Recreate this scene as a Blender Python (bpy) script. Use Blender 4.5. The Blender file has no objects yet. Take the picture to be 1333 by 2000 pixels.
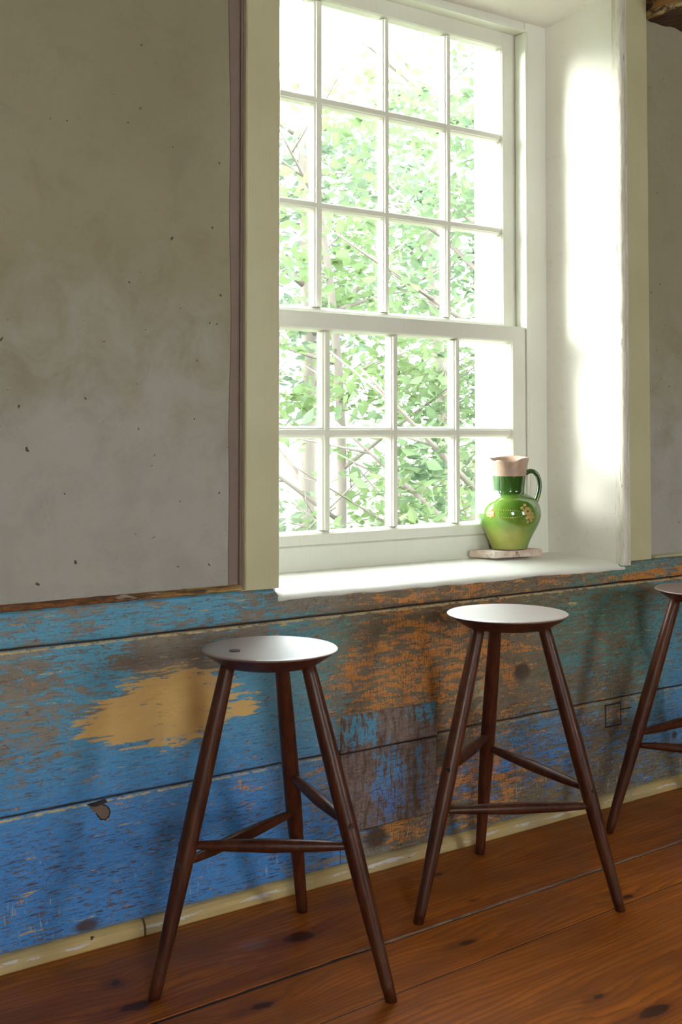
import bpy, bmesh, math, random
import numpy as np
from mathutils import Vector, Matrix, noise as mnoise
random.seed(7); np.random.seed(7)
S = bpy.context.scene
COL = S.collection
PI = math.pi

# ------------------------------------------------------------------ camera
cam = bpy.data.cameras.new('camera'); co = bpy.data.objects.new('camera', cam); COL.objects.link(co)
cam.sensor_fit = 'VERTICAL'; cam.sensor_height = 36; cam.lens = 39.6
cam.shift_x = 0.0; cam.shift_y = -0.1134
cam.clip_start = 0.05; cam.clip_end = 200
co.location = (0, -2.34, 1.10)
co.rotation_euler = (math.radians(92.0), 0, math.radians(-34.9))
S.camera = co
S.view_settings.view_transform = 'Standard'; S.view_settings.look = 'None'
S.view_settings.gamma = 1; S.view_settings.exposure = 0.0
S.view_settings.use_curve_mapping = False

# ------------------------------------------------------------------ world, sun, added fill lamps
W = bpy.data.worlds.new('sky'); S.world = W; W.use_nodes = True
bg = W.node_tree.nodes['Background']; bg.inputs[0].default_value = (0.88, 0.94, 1.0, 1); bg.inputs[1].default_value = 15.0

def light(name, kind, loc, direction, energy, color, **kw):
    l = bpy.data.lights.new(name, kind); o = bpy.data.objects.new(name, l); COL.objects.link(o)
    o.location = loc; o.rotation_euler = Vector(direction).to_track_quat('-Z', 'Y').to_euler()
    l.energy = energy; l.color = color
    for k, v in kw.items(): setattr(l, k, v)
    return o
light('sun', 'SUN', (-6, 6, 4), (1.56, -1.0, -0.44), 9.0, (1.0, 0.97, 0.90), angle=math.radians(22))
# two fill lamps added behind the camera to brighten the room
light('fill_back', 'AREA', (-0.6, -4.78, 1.5), (0.15, 1, -0.50), 44, (1.0, 0.96, 0.88), shape='RECTANGLE', size=1.0, size_y=1.4)
light('fill_back', 'AREA', (3.4, -4.78, 1.5), (-0.15, 1, -0.50), 17, (1.0, 0.96, 0.88), shape='RECTANGLE', size=1.0, size_y=1.4)

# ------------------------------------------------------------------ node helpers
class NT:
    def __init__(s, name):
        s.m = bpy.data.materials.new(name); s.m.use_nodes = True
        s.t = s.m.node_tree; s.n = s.t.nodes; s.b = s.n['Principled BSDF']
    def put(s, sock, v):
        if v is None: return
        if isinstance(v, bpy.types.NodeSocket): s.t.links.new(v, sock)
        elif isinstance(v, (tuple, list)) and len(v) == 3 and sock.type == 'RGBA': sock.default_value = (*v, 1)
        else: sock.default_value = v
    def math(s, op, a, b=None, c=None, clamp=False):
        n = s.n.new('ShaderNodeMath'); n.operation = op; n.use_clamp = clamp
        s.put(n.inputs[0], a); s.put(n.inputs[1], b); s.put(n.inputs[2], c); return n.outputs[0]
    def add(s, a, b): return s.math('ADD', a, b)
    def sub(s, a, b): return s.math('SUBTRACT', a, b)
    def mul(s, a, b): return s.math('MULTIPLY', a, b)
    def pos(s):
        if not hasattr(s, '_p'):
            g = s.n.new('ShaderNodeNewGeometry'); x = s.n.new('ShaderNodeSeparateXYZ')
            s.t.links.new(g.outputs['Position'], x.inputs[0]); s._p = (g.outputs['Position'], x.outputs[0], x.outputs[1], x.outputs[2])
        return s._p
    def obj(s):
        if not hasattr(s, '_o'):
            g = s.n.new('ShaderNodeTexCoord'); x = s.n.new('ShaderNodeSeparateXYZ')
            s.t.links.new(g.outputs['Object'], x.inputs[0]); s._o = (g.outputs['Object'], x.outputs[0], x.outputs[1], x.outputs[2])
        return s._o
    def vec(s, x, y, z):
        n = s.n.new('ShaderNodeCombineXYZ')
        for i, v in enumerate((x, y, z)): s.put(n.inputs[i], v)
        return n.outputs[0]
    def noise(s, v, scale=1.0, detail=3.0, rough=.55, dist=0.0, sc3=None, off=(0, 0, 0)):
        if sc3 or any(off):
            mp = s.n.new('ShaderNodeMapping'); s.put(mp.inputs[0], v); mp.inputs[1].default_value = off
            mp.inputs[3].default_value = sc3 or (1, 1, 1); v = mp.outputs[0]
        n = s.n.new('ShaderNodeTexNoise'); s.put(n.inputs['Vector'], v)
        n.inputs['Scale'].default_value = scale; n.inputs['Detail'].default_value = detail
        n.inputs['Roughness'].default_value = rough; n.inputs['Distortion'].default_value = dist
        return n.outputs[0]
    def step(s, v, lo, hi, a=0.0, b=1.0, smooth=False):
        n = s.n.new('ShaderNodeMapRange'); n.interpolation_type = 'SMOOTHSTEP' if smooth else 'LINEAR'
        s.put(n.inputs[0], v); n.inputs[1].default_value = lo; n.inputs[2].default_value = hi
        s.put(n.inputs[3], a); s.put(n.inputs[4], b); return n.outputs[0]
    def mix(s, f, a, b, mode='MIX'):
        n = s.n.new('ShaderNodeMix'); n.data_type = 'RGBA'; n.blend_type = mode; n.clamp_factor = True
        s.put(n.inputs[0], f); s.put(n.inputs[6], a); s.put(n.inputs[7], b); return n.outputs[2]
    def blob(s, X, Z, x0, z0, rx, rz, amp=1.0, soft=1.0):
        """a soft bump: amp inside, falling to 0 at about the radii"""
        a = s.math('DIVIDE', s.sub(X, x0), rx); b = s.math('DIVIDE', s.sub(Z, z0), rz)
        d = s.math('SQRT', s.add(s.mul(a, a), s.mul(b, b)))
        return s.step(d, 1.0 - .5*soft, 1.0 + .5*soft, amp, 0.0, smooth=True)
    def bump(s, h, strength=.3, dist=.01):
        n = s.n.new('ShaderNodeBump'); s.put(n.inputs['Height'], h); n.inputs['Strength'].default_value = strength
        n.inputs['Distance'].default_value = dist; s.t.links.new(n.outputs[0], s.b.inputs['Normal'])
    def out(s, col, rough=.5, **kw):
        s.put(s.b.inputs['Base Color'], col); s.put(s.b.inputs['Roughness'], rough)
        for k, v in kw.items(): s.put(s.b.inputs[k.replace('_', ' ')], v)
        return s.m

M = {}
def m_plaster(name, c1, c2, c3, rough=.85, lower_light=None):
    n = NT(name); P, X, Y, Z = n.pos()
    big = n.noise(P, 1.6, 5, .6); med = n.noise(P, 7, 6, .65, .4); fine = n.noise(P, 90, 4, .7)
    c = n.mix(n.step(big, .35, .66), c1, c2)
    c = n.mix(n.mul(n.step(med, .52, .72), .55), c, c3)
    if lower_light:                                             # brighter, cooler light low on the wall, painted in as a greyer tone
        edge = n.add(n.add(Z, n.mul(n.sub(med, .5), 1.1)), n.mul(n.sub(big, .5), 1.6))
        c = n.mix(n.mul(n.step(edge, 1.62, .92, smooth=True), .9), c, n.mix(n.mul(n.step(med, .45, .65), .6), lower_light, tuple(v*.82 for v in lower_light)))
    speck = n.mul(n.step(fine, .64, .72), n.step(med, .44, .6))
    c = n.mix(n.mul(speck, .55), c, tuple(v*.45 for v in c3))
    pit = n.noise(P, 48, 2, .5)
    c = n.mix(n.step(pit, .715, .74), c, tuple(v*.35 for v in c3))
    n.bump(n.add(n.mul(med, 1.0), n.add(n.mul(fine, .22), n.mul(n.noise(P, 22, 3), .45))), .5, .012)
    return n.out(c, rough)
M['plaster'] = m_plaster('lime_plaster', (.275, .250, .150), (.325, .300, .195), (.235, .205, .125), lower_light=(.40, .385, .345))
M['shell'] = m_plaster('room_plaster', (.36, .32, .20), (.40, .36, .24), (.32, .27, .17))
M['ceiling'] = m_plaster('ceiling_boards', (.13, .10, .055), (.16, .12, .07), (.10, .07, .04))

def m_brown_strip():
    n = NT('brown_paint_strip'); P = n.pos()[0]
    c = n.mix(n.noise(P, 12, 4), (.19, .135, .105), (.235, .175, .14))
    n.bump(n.noise(P, 40, 3), .2, .004); return n.out(c, .7)
M['brown_strip'] = m_brown_strip()

def m_cream(name, base, dirty, grain=True):
    n = NT(name); P = n.pos()[0]
    a = n.noise(P, 3.5, 4); g = n.noise(P, 1, 3, .6, 0, (240, 240, 6) if grain else (30, 30, 30))
    c = n.mix(n.step(a, .35, .7), base, dirty)
    c = n.mix(n.mul(n.step(g, .6, .75), .25), c, tuple(v*.7 for v in dirty))
    n.bump(n.add(n.mul(g, .5), n.noise(P, 18, 3)), .22, .003)
    return n.out(c, .42)
M['cream'] = m_cream('cream_gloss_paint', (.565, .540, .325), (.50, .47, .27))
M['sash'] = m_cream('sash_white_paint', (.76, .765, .66), (.71, .71, .60))
M['reveal'] = m_cream('reveal_limewash', (.84, .82, .73), (.80, .77, .67), False)
M['outer'] = m_cream('outer_white', (.86, .86, .84), (.82, .82, .80), False)
M['sill'] = m_cream('sill_limewash', (.80, .79, .72), (.75, .73, .64), False)

def m_chipped_cream():
    n = NT('chipped_corner_paint'); P = n.pos()[0]
    a = n.noise(P, 1, 5, .65, .5, (60, 60, 9))
    c = n.mix(n.step(a, .35, .55), (.60, .56, .44), (.78, .75, .64))
    c = n.mix(n.step(a, .63, .67), c, (.30, .25, .20))
    n.bump(a, .8, .008); return n.out(c, .55)
M['chipped'] = m_chipped_cream()

def m_wainscot(patch=False):
    n = NT('patch_board_paint' if patch else 'worn_wainscot_paint'); P, X, Y, Z = n.pos()
    XZ = n.vec(X, 0.0, Z)
    streak = n.noise(XZ, 1, 7, .66, .25, (10, 1, 85)); flake = n.noise(XZ, 1, 6, .72, .5, (34, 1, 70))
    fine = n.noise(XZ, 1, 4, .7, 0, (140, 1, 300)); cloud = n.noise(XZ, 1, 4, .6, .3, (4.2, 1, 9)); vert = n.noise(XZ, 1, 6, .7, .3, (60, 1, 17))
    cross = n.noise(XZ, 1, 3, .6, 0, (260, 1, 22))
    mixn = n.add(n.add(n.mul(streak, .42), n.mul(flake, .37)), n.mul(fine, .21))        # mean about .5
    if patch: mixn = n.add(n.add(n.mul(vert, .55), n.mul(flake, .3)), n.mul(fine, .15))
    # bare, browned layer
    grey = n.mix(n.step(cloud, .4, .62), (.27, .235, .185), (.19, .155, .11))
    brown = n.mix(n.step(flake, .4, .6), (.21, .155, .080), (.115, .09, .055))
    olive = n.mix(n.step(X, 2.0, 2.5, smooth=True), brown, (.20, .175, .085)); brown = n.mix(n.step(cloud, .45, .6), brown, olive)
    rightness = n.step(X, 1.42, 1.85, smooth=True)
    under = n.mix(n.add(n.mul(rightness, .75), n.mul(n.step(cloud, .5, .7), .25)), grey, brown)
    # blue layer: bluer below and at the sides, teal above
    blue_hi = (.090, .350, .52); blue_lo = (.045, .240, .62); teal = (.105, .255, .205)
    low = n.step(Z, .60, .18, smooth=True)
    blue = n.mix(low, blue_hi, blue_lo)
    tealness = n.math('MULTIPLY', n.step(X, 1.25, 1.7, smooth=True), n.step(n.add(Z, n.mul(n.step(X, 2.5, 3.0), .3)), .12, .55, smooth=True))
    tealness = n.mul(tealness, n.step(X, 3.1, 2.65, smooth=True))
    blue = n.mix(n.mul(tealness, .95), blue, teal)
    blue = n.mix(n.mul(n.step(fine, .5, .62), .30), blue, n.mix(.55, blue, (.02, .07, .14)))
    # coverage of the blue layer
    mixn2 = n.add(mixn, n.mul(n.sub(cloud, .5), .15))
    cov = n.add(mixn2, n.step(X, 1.35, 1.75, .030, -.045, smooth=True))
    cov = n.add(cov, n.mul(n.blob(X, Z, .92, .16, .75, .22), .06))
    cov = n.sub(cov, n.blob(X, Z, 1.22, .61, .22, .05, .10)); cov = n.sub(cov, n.blob(X, Z, .80, .60, .10, .05, .04))
    cov = n.sub(cov, n.blob(X, Z, .82, .46, .08, .16, .035)); cov = n.sub(cov, n.blob(X, Z, 1.42, .69, .12, .06, .05))
    cov = n.add(cov, n.blob(X, Z, 2.60, .52, .28, .14, .055)); cov = n.add(cov, n.blob(X, Z, 3.0, .36, .22, .22, .08))
    cov = n.add(cov, n.blob(X, Z, 2.88, .24, .2, .10, .09)); cov = n.add(cov, n.blob(X, Z, 1.50, .50, .22, .17, .05))
    cov = n.add(cov, n.blob(X, Z, 2.25, .22, .30, .10, .05)); cov = n.sub(cov, n.blob(X, Z, 1.95, .47, .32, .2, .07))
    cov = n.add(cov, n.blob(X, Z, 2.75, .69, .3, .05, .05)); cov = n.sub(cov, n.blob(X, Z, 1.95, .69, .4, .04, .03))
    if patch:
        cov = n.add(mixn, -.085); cov = n.add(cov, n.blob(X, Z, 1.77, .21, .06, .11, .095)); cov = n.add(cov, n.blob(X, Z, 1.67, .36, .07, .05, .10)); cov = n.add(cov, n.blob(X, Z, 1.87, .21, .03, .09, .06))
        cov = n.add(cov, n.blob(X, Z, 1.90, .375, .06, .03, .09))
        under = n.mix(n.step(vert, .36, .54), (.10, .050, .022), (.24, .175, .15))
        blue = n.mix(n.step(Z, .16, .36), (.09, .22, .56), (.09, .34, .52))
    c = n.mix(n.step(cov, .487, .505), under, blue)
    # orange layer
    orange = n.mix(n.step(cross, .4, .65), (.66, .275, .050), (.50, .185, .038))
    oc = n.add(n.mul(n.noise(XZ, 1, 6, .65, .5, (13, 1, 60), (3, 0, 7)), .62), n.mul(flake, .38))
    oc = n.sub(oc, n.mul(n.step(cross, .50, .62), .055)); oc = n.add(oc, n.mul(n.sub(fine, .5), .16))
    oz = n.blob(X, Z, 1.93, .48, .36, .16, .118)
    for a in ((2.02, .67, .42, .045, .09), (2.08, .15, .22, .12, .105), (2.45, .70, .5, .03, .055), (1.50, .27, .25, .04, .045), (2.13, .36, .2, .1, .07), (1.82, .085, .10, .05, .12), (2.35, .58, .25, .1, .02), (2.4, .28, .5, .04, .05), (2.85, .665, .3, .022, .15)):
        oz = n.math('MAXIMUM', oz, n.blob(X, Z, *a))
    if not patch: c = n.mix(n.step(n.add(oc, oz), .585, .62), c, orange)
    # dark weathering cutting through everything, crossways to the boards at the right
    dk = n.mul(n.step(n.noise(XZ, 1, 5, .8, .2, (170, 1, 110)), .52, .58), n.step(n.noise(XZ, 1, 3, .6, 0, (6, 1, 11), (9, 0, 2)), .38, .58))
    c = n.mix(n.mul(n.mul(dk, n.step(X, 1.3, 1.75, .22, .85)), .9), c, (.035, .028, .02))
    # horizontal scratches
    sc = n.noise(XZ, 1, 4, .7, .2, (22, 1, 260), (5, 0, 3))
    c = n.mix(n.mul(n.step(sc, .565, .60), n.step(Z, .5, .15, .4, .95)), c, (.055, .03, .04))
    sd = n.noise(XZ, 1, 5, .75, .3, (40, 1, 210), (2, 0, 6)); c = n.mix(n.mul(n.mul(n.step(sd, .55, .59), n.step(cloud, .40, .52)), n.step(Z, .36, .20, .15, .95)), c, (.10, .065, .075))
    gl = n.noise(XZ, 1, 3, .6, .2, (20, 1, 130), (6, 0, 1)); c = n.mix(n.mul(n.step(gl, .5, .7), .28), c, n.mix(.5, c, (.45, .50, .50)))
    # brown flecks and pale chips
    fl = n.noise(XZ, 1, 4, .6, .8, (60, 1, 120), (1, 0, 8)); c = n.mix(n.step(fl, .635, .655), c, (.19, .12, .09))
    ch = n.noise(XZ, 1, 3, .6, .4, (50, 1, 60), (4, 0, 4)); c = n.mix(n.step(ch, .735, .75), c, (.55, .50, .38))
    if not patch:
        # ochre patch, dragged sideways
        yel = n.math('MAXIMUM', n.blob(X, Z, 1.17, .485, .155, .088, 1.0, .9), n.blob(X, Z, 1.06, .475, .12, .055, 1.0, .9))
        yel = n.math('MAXIMUM', yel, n.blob(X, Z, 1.345, .46, .045, .02, .85, 1.2))
        yel = n.add(yel, n.mul(n.sub(streak, .5), 3.6)); yel = n.add(yel, n.mul(n.sub(flake, .5), .6))
        c = n.mix(n.step(yel, .52, .56), c, n.mix(n.step(cloud, .35, .65), (.66, .42, .13), (.58, .37, .13)))
        # pale drips near the floor
        dr = n.mul(n.step(n.noise(XZ, 1, 3, .6, .3, (120, 1, 22), (2, 0, 2)), .60, .66), n.step(n.math('ABSOLUTE', n.sub(Z, .09)), .06, .03))
        dr = n.mul(dr, n.step(n.noise(XZ, 1, 2, .5, 0, (5, 1, 5), (7, 0, 7)), .48, .58)); c = n.mix(n.mul(dr, .8), c, (.45, .45, .33))
        # cream line of old paint just under each joint
        for zj in (.6545, .3105):
            ln = n.step(n.math('ABSOLUTE', n.sub(n.add(Z, n.mul(n.sub(flake, .5), .010)), zj - .0065)), .0016, .0032, 1.0, 0.0)
            if zj < .5: ln = n.mul(ln, n.step(X, 1.95, 1.0, .35, 1.0))
            c = n.mix(n.mul(ln, n.step(flake, .40, .5)), c, n.mix(n.step(fine, .5, .58), (.58, .44, .20), (.66, .60, .42)))
        # orange-brown bare edge along the skirting and under the sill
        c = n.mix(n.mul(n.step(n.add(Z, n.mul(flake, .03)), .058, .045), .6), c, (.17, .15, .09))
        # knots
        for kx, kz, r1, r2 in ((2.246, .436, .03, .024), (.957, .048, .028, .012), (1.734, .078, .032, .028), (2.9, .16, .012, .012)):
            k = n.blob(X, Z, kx, kz, r1, r2, 1.0, .8); c = n.mix(n.mul(k, n.step(flake, .3, .5, .55, .95)), c, (.06, .03, .018))
        # pale rub below the knot
        c = n.mix(n.mul(n.blob(X, Z, 2.085, .40, .022, .045), n.step(flake, .45, .52)), c, (.42, .38, .24))
    n.bump(n.add(n.add(n.mul(streak, .5), n.mul(fine, .35)), n.mul(n.step(cov, .487, .505), .35)), .45, .004)
    return n.out(c, n.step(mixn, .45, .55, .62, .45))
M['wainscot'] = m_wainscot(); M['patch'] = m_wainscot(True)

def m_ledge():
    n = NT('rotten_ledge_wood'); P, X, Y, Z = n.pos()
    a = n.noise(P, 1, 6, .7, .6, (22, 80, 90)); b = n.noise(P, 1, 4, .6, .4, (12, 40, 60), (3, 3, 3))
    c = n.mix(n.step(a, .4, .6), (.36, .13, .03), (.12, .06, .03))
    och = n.mul(n.step(X, 1.08, 1.2), n.step(b, .40, .5)); c = n.mix(och, c, (.52, .34, .11))
    c = n.mix(n.step(b, .63, .68), c, (.55, .50, .38)); c = n.mix(n.step(a, .68, .72), c, (.15, .17, .04))
    n.bump(a, 1.0, .01); return n.out(c, .75)
M['ledge'] = m_ledge()

def m_skirting():
    n = NT('ochre_skirting_paint'); P, X, Y, Z = n.pos()
    a = n.noise(P, 1, 5, .65, .4, (14, 60, 90)); b = n.noise(P, 5, 3)
    c = n.mix(n.step(b, .4, .6), (.50, .36, .14), (.42, .33, .17))
    wear = n.add(n.mul(a, 1.0), n.step(n.math('ABSOLUTE', n.sub(Z, .018)), .010, 0.0, -.1, .10))
    c = n.mix(n.step(wear, .61, .64), c, (.56, .52, .50))
    c = n.mix(n.mul(n.step(Z, .030, .036), n.step(a, .4, .6)), c, (.16, .15, .08))
    c = n.mix(n.step(n.noise(P, 60, 2), .74, .76), c, (.05, .03, .02))
    n.bump(a, .5, .004); return n.out(c, .5)
M['skirting'] = m_skirting()

KNOTS = [(1.361, -.228, .06, .034), (.945, -.300, .055, .022), (1.139, -.438, .036, .018), (1.648, -.459, .030, .016), (2.126, -.494, .022, .014), (1.696, -.786, .022, .013), (1.745, -.885, .07, .022), (1.84, -.13, .02, .014), (.95, -.19, .014, .02), (1.80, -.30, .012, .008)]
def m_floor():
    n = NT('old_pine_floor'); P, X, Y, Z = n.pos()
    oi = n.n.new('ShaderNodeObjectInfo'); rnd = oi.outputs['Random']
    y = n.add(Y, n.mul(X, -.032))
    warp = n.noise(n.vec(n.mul(X, 1.5), n.mul(y, 6.0), n.mul(rnd, 20.0)), 1, 3, .5)
    g = n.add(n.mul(y, 62.0), n.mul(warp, 6.5)); g = n.add(g, n.mul(n.noise(n.vec(n.mul(X, 2.2), n.mul(y, 40.0), n.mul(rnd, 5.0)), 1, 3, .6), 1.6))
    for kx, ky, rx, ry in KNOTS:
        sx, sy, amp = rx*2.6, ry*2.1, 2.6 * (1 if rx > .03 else .5)
        a = n.math('DIVIDE', n.sub(X, kx), sx); b = n.math('DIVIDE', n.sub(Y, ky), sy)
        g = n.add(g, n.mul(n.math('EXPONENT', n.mul(n.add(n.mul(a, a), n.mul(b, b)), -.5)), amp))
    line = n.math('FRACT', g); line = n.step(line, .35, .98, 0.0, 1.0)
    soft = n.noise(n.vec(n.mul(X, 3.0), n.mul(y, 30.0), n.mul(rnd, 9.0)), 1, 5, .6)
    tone = n.noise(P, 3.0, 4, .6, .3)
    c = n.mix(n.step(soft, .35, .65), (.54, .142, .011), (.28, .054, .005))
    c = n.mix(n.mul(line, n.step(tone, .3, .7, .55, .95)), c, (.115, .026, .006))
    c = n.mix(n.step(n.noise(n.vec(n.mul(X, 1.6), n.mul(y, 9.0), 2.0), 1, 4, .6, .4), .42, .66, 0.0, .7), c, (.17, .042, .010))
    c = n.mix(n.mul(rnd, .30), c, (.55, .18, .020))
    fib = n.noise(n.vec(n.mul(X, 12.0), n.mul(y, 300.0), 0.0), 1, 3, .6); c = n.mix(n.mul(n.step(fib, .55, .7), .35), c, (.10, .03, .01))
    for i, (kx, ky, rx, ry) in enumerate(KNOTS):
        k = n.blob(n.add(X, n.mul(n.sub(soft, .5), .06)), n.add(Y, n.mul(n.sub(n.noise(P, 45, 3), .5), .022)), kx, ky, rx*.62, ry*.62, 1.0, .45)
        halo = n.blob(n.add(X, n.mul(n.sub(warp, .5), .06)), Y, kx - rx*.5, ky, rx*1.7, ry*1.05, 1.0, 1.0)
        c = n.mix(n.mul(halo, .55), c, (.13, .028, .010))
        c = n.mix(n.mul(k, n.step(fib, .3, .6, .95, .75)), c, (.030, .008, .006))
    # dull scuffs
    sc = n.mul(n.step(n.noise(P, 1, 5, .7, .4, (14, 60, 1)), .66, .71), n.step(n.noise(P, 2.3, 2), .5, .6)); c = n.mix(n.mul(sc, .35), c, (.30, .24, .22))
    c = n.mix(n.mul(n.mul(n.blob(X, Y, 1.262, -.20, .035, .022), n.step(fib, .35, .6)), .5), c, (.26, .22, .24))
    wear = n.noise(P, 5, 5, .6)
    n.bump(n.add(n.mul(line, -.35), n.add(n.mul(soft, .5), n.mul(fib, .25))), .18, .003)
    return n.out(c, n.step(wear, .35, .65, .30, .46), Specular_IOR_Level=.20)
M['floor'] = m_floor()
def m_splinter():
    n = NT('splintered_plank_edge'); P = n.pos()[0]
    a = n.noise(P, 1, 5, .7, .4, (14, 200, 200)); c = n.mix(n.step(a, .45, .6), (.30, .17, .11), (.10, .05, .035))
    n.bump(a, .8, .005); return n.out(c, .7)
M['splinter'] = m_splinter()

def m_walnut():
    n = NT('oiled_walnut'); O, X, Y, Z = n.obj()
    g = n.noise(O, 1, 5, .6, .6, (55, 55, 5)); f = n.noise(O, 1, 3, .6, 0, (260, 260, 18)); t = n.noise(O, 4, 3)
    c = n.mix(n.step(g, .35, .65), (.080, .022, .009), (.030, .0075, .0035))
    c = n.mix(n.step(t, .4, .7, 0.0, .5), c, (.12, .038, .015)); c = n.mix(n.mul(n.step(f, .55, .65), .5), c, (.022, .008, .006))
    n.bump(n.add(n.mul(g, .4), n.mul(f, .5)), .12, .002)
    return n.out(c, n.step(g, .3, .7, .32, .42), Specular_IOR_Level=.32)
M['walnut'] = m_walnut()
def m_seat():
    n = NT('oiled_walnut_seat'); O, X, Y, Z = n.obj()
    g = n.noise(O, 1, 5, .6, .8, (7, 46, 30)); f = n.noise(O, 1, 3, .6, 0, (30, 260, 200))
    c = n.mix(n.step(g, .35, .65), (.15, .055, .030), (.085, .030, .017)); c = n.mix(n.mul(n.step(f, .55, .65), .4), c, (.07, .025, .015))
    n.bump(n.add(n.mul(g, .4), n.mul(f, .4)), .10, .002)
    return n.out(c, .50, Specular_IOR_Level=1.0, Coat_Weight=1.0, Coat_Roughness=.44, Coat_IOR=2.1)
M['seat'] = m_seat()
M['peg'] = NT('dark_peg_endgrain').out((.045, .024, .026), .5)

def m_beam():
    n = NT('old_beam_wood'); P, X, Y, Z = n.pos()
    g = n.noise(P, 1, 5, .65, .5, (60, 5, 60)); w = n.noise(P, 1, 4, .6, .4, (30, 12, 30), (4, 4, 4))
    c = n.mix(n.step(g, .35, .65), (.42, .21, .055), (.20, .085, .025))
    c = n.mix(n.step(w, .6, .66), c, (.05, .03, .018)); n.bump(g, .8, .008); return n.out(c, .6)
M['beam'] = m_beam()
def m_beam_under():
    n = NT('hewn_beam_soffit'); P = n.pos()[0]
    g = n.noise(P, 1, 6, .7, .6, (70, 10, 60)); c = n.mix(n.step(g, .35, .65), (.16, .075, .03), (.045, .02, .01))
    n.bump(g, 1.0, .012); return n.out(c, .75)
M['beam_under'] = m_beam_under()
def m_beam_chip():
    n = NT('chipped_beam_arris'); P = n.pos()[0]
    g = n.noise(P, 1, 5, .7, .6, (60, 26, 60)); c = n.mix(n.step(g, .42, .55), (.50, .36, .16), (.07, .04, .02))
    c = n.mix(n.step(g, .62, .66), c, (.60, .52, .36)); n.bump(g, 1.0, .01); return n.out(c, .75)
M['beam_chip'] = m_beam_chip()

def m_glaze(rim=True):
    n = NT('green_glaze' if rim else 'green_glaze_handle'); O, X, Y, Z = n.obj()
    a = n.noise(O, 9, 4, .6); b = n.noise(O, 30, 4, .6)
    body = n.mix(n.step(a, .35, .65), (.085, .19, .020), (.15, .27, .040))
    # paler yellow run on the lower belly, towards the room's left
    body = n.mix(n.mul(n.blob(X, Z, -.045, .032, .045, .042, .9, 1.3), n.step(a, .3, .6, .5, .9)), body, (.40, .36, .06))
    c = n.mix(n.step(Z, .164, .168), body, (.030, .095, .012))
    c = n.mix(n.mul(n.step(b, .6, .72), .3), c, (.05, .14, .02))
    clay = n.mix(n.step(b, .35, .65), (.50, .36, .27), (.40, .27, .20))
    zz = n.add(Z, n.mul(n.sub(a, .5), .006)); top = n.step(zz, .2215, .2225) if rim else n.step(zz, 9.0, 9.1); c = n.mix(top, c, clay)
    foot = n.step(Z, .004, .0025); c = n.mix(foot, c, (.14, .06, .035))
    n.bump(b, .06, .002)
    return n.out(c, n.step(top, 0.0, 1.0, .12, .45), Coat_Weight=n.step(top, 0, 1, .6, 0.0), Coat_Roughness=.08)
M['glaze'] = m_glaze(); M['glaze_handle'] = m_glaze(False)
M['gold'] = NT('straw_slip').out((.46, .33, .10), .25)
M['claylip'] = NT('lip_clay').out((.30, .19, .13), .5)
def m_tile():
    n = NT('terracotta_slab'); O = n.obj()[0]
    a = n.noise(O, 22, 5, .65, .4); b = n.noise(O, 60, 4, .7)
    c = n.mix(n.step(a, .38, .6), (.80, .70, .60), (.62, .46, .36)); c = n.mix(n.step(b, .62, .68), c, (.20, .09, .06))
    n.bump(n.add(a, b), .7, .006); return n.out(c, .85)
M['tile'] = m_tile()

def m_glass():
    m = bpy.data.materials.new('window_glass'); m.use_nodes = True; t = m.node_tree; t.nodes.clear()
    o = t.nodes.new('ShaderNodeOutputMaterial'); tr = t.nodes.new('ShaderNodeBsdfTransparent'); gl = t.nodes.new('ShaderNodeBsdfGlossy')
    tr.inputs[0].default_value = (.97, .985, .975, 1); gl.inputs['Roughness'].default_value = .02
    lw = t.nodes.new('ShaderNodeLayerWeight'); lw.inputs[0].default_value = .5      # Schlick, the same from both faces
    pw = t.nodes.new('ShaderNodeMath'); pw.operation = 'POWER'; pw.inputs[1].default_value = 5.0; t.links.new(lw.outputs['Facing'], pw.inputs[0])
    fr = t.nodes.new('ShaderNodeMath'); fr.operation = 'MULTIPLY_ADD'; fr.inputs[1].default_value = .92; fr.inputs[2].default_value = .04; t.links.new(pw.outputs[0], fr.inputs[0])
    nz = t.nodes.new('ShaderNodeTexNoise'); nz.inputs['Scale'].default_value = 9; bp = t.nodes.new('ShaderNodeBump'); bp.inputs['Strength'].default_value = .08
    t.links.new(nz.outputs[0], bp.inputs['Height']); t.links.new(bp.outputs[0], gl.inputs['Normal'])
    mx = t.nodes.new('ShaderNodeMixShader'); t.links.new(fr.outputs[0], mx.inputs[0]); t.links.new(tr.outputs[0], mx.inputs[1]); t.links.new(gl.outputs[0], mx.inputs[2])
    t.links.new(mx.outputs[0], o.inputs[0]); return m
M['glass'] = m_glass()

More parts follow.
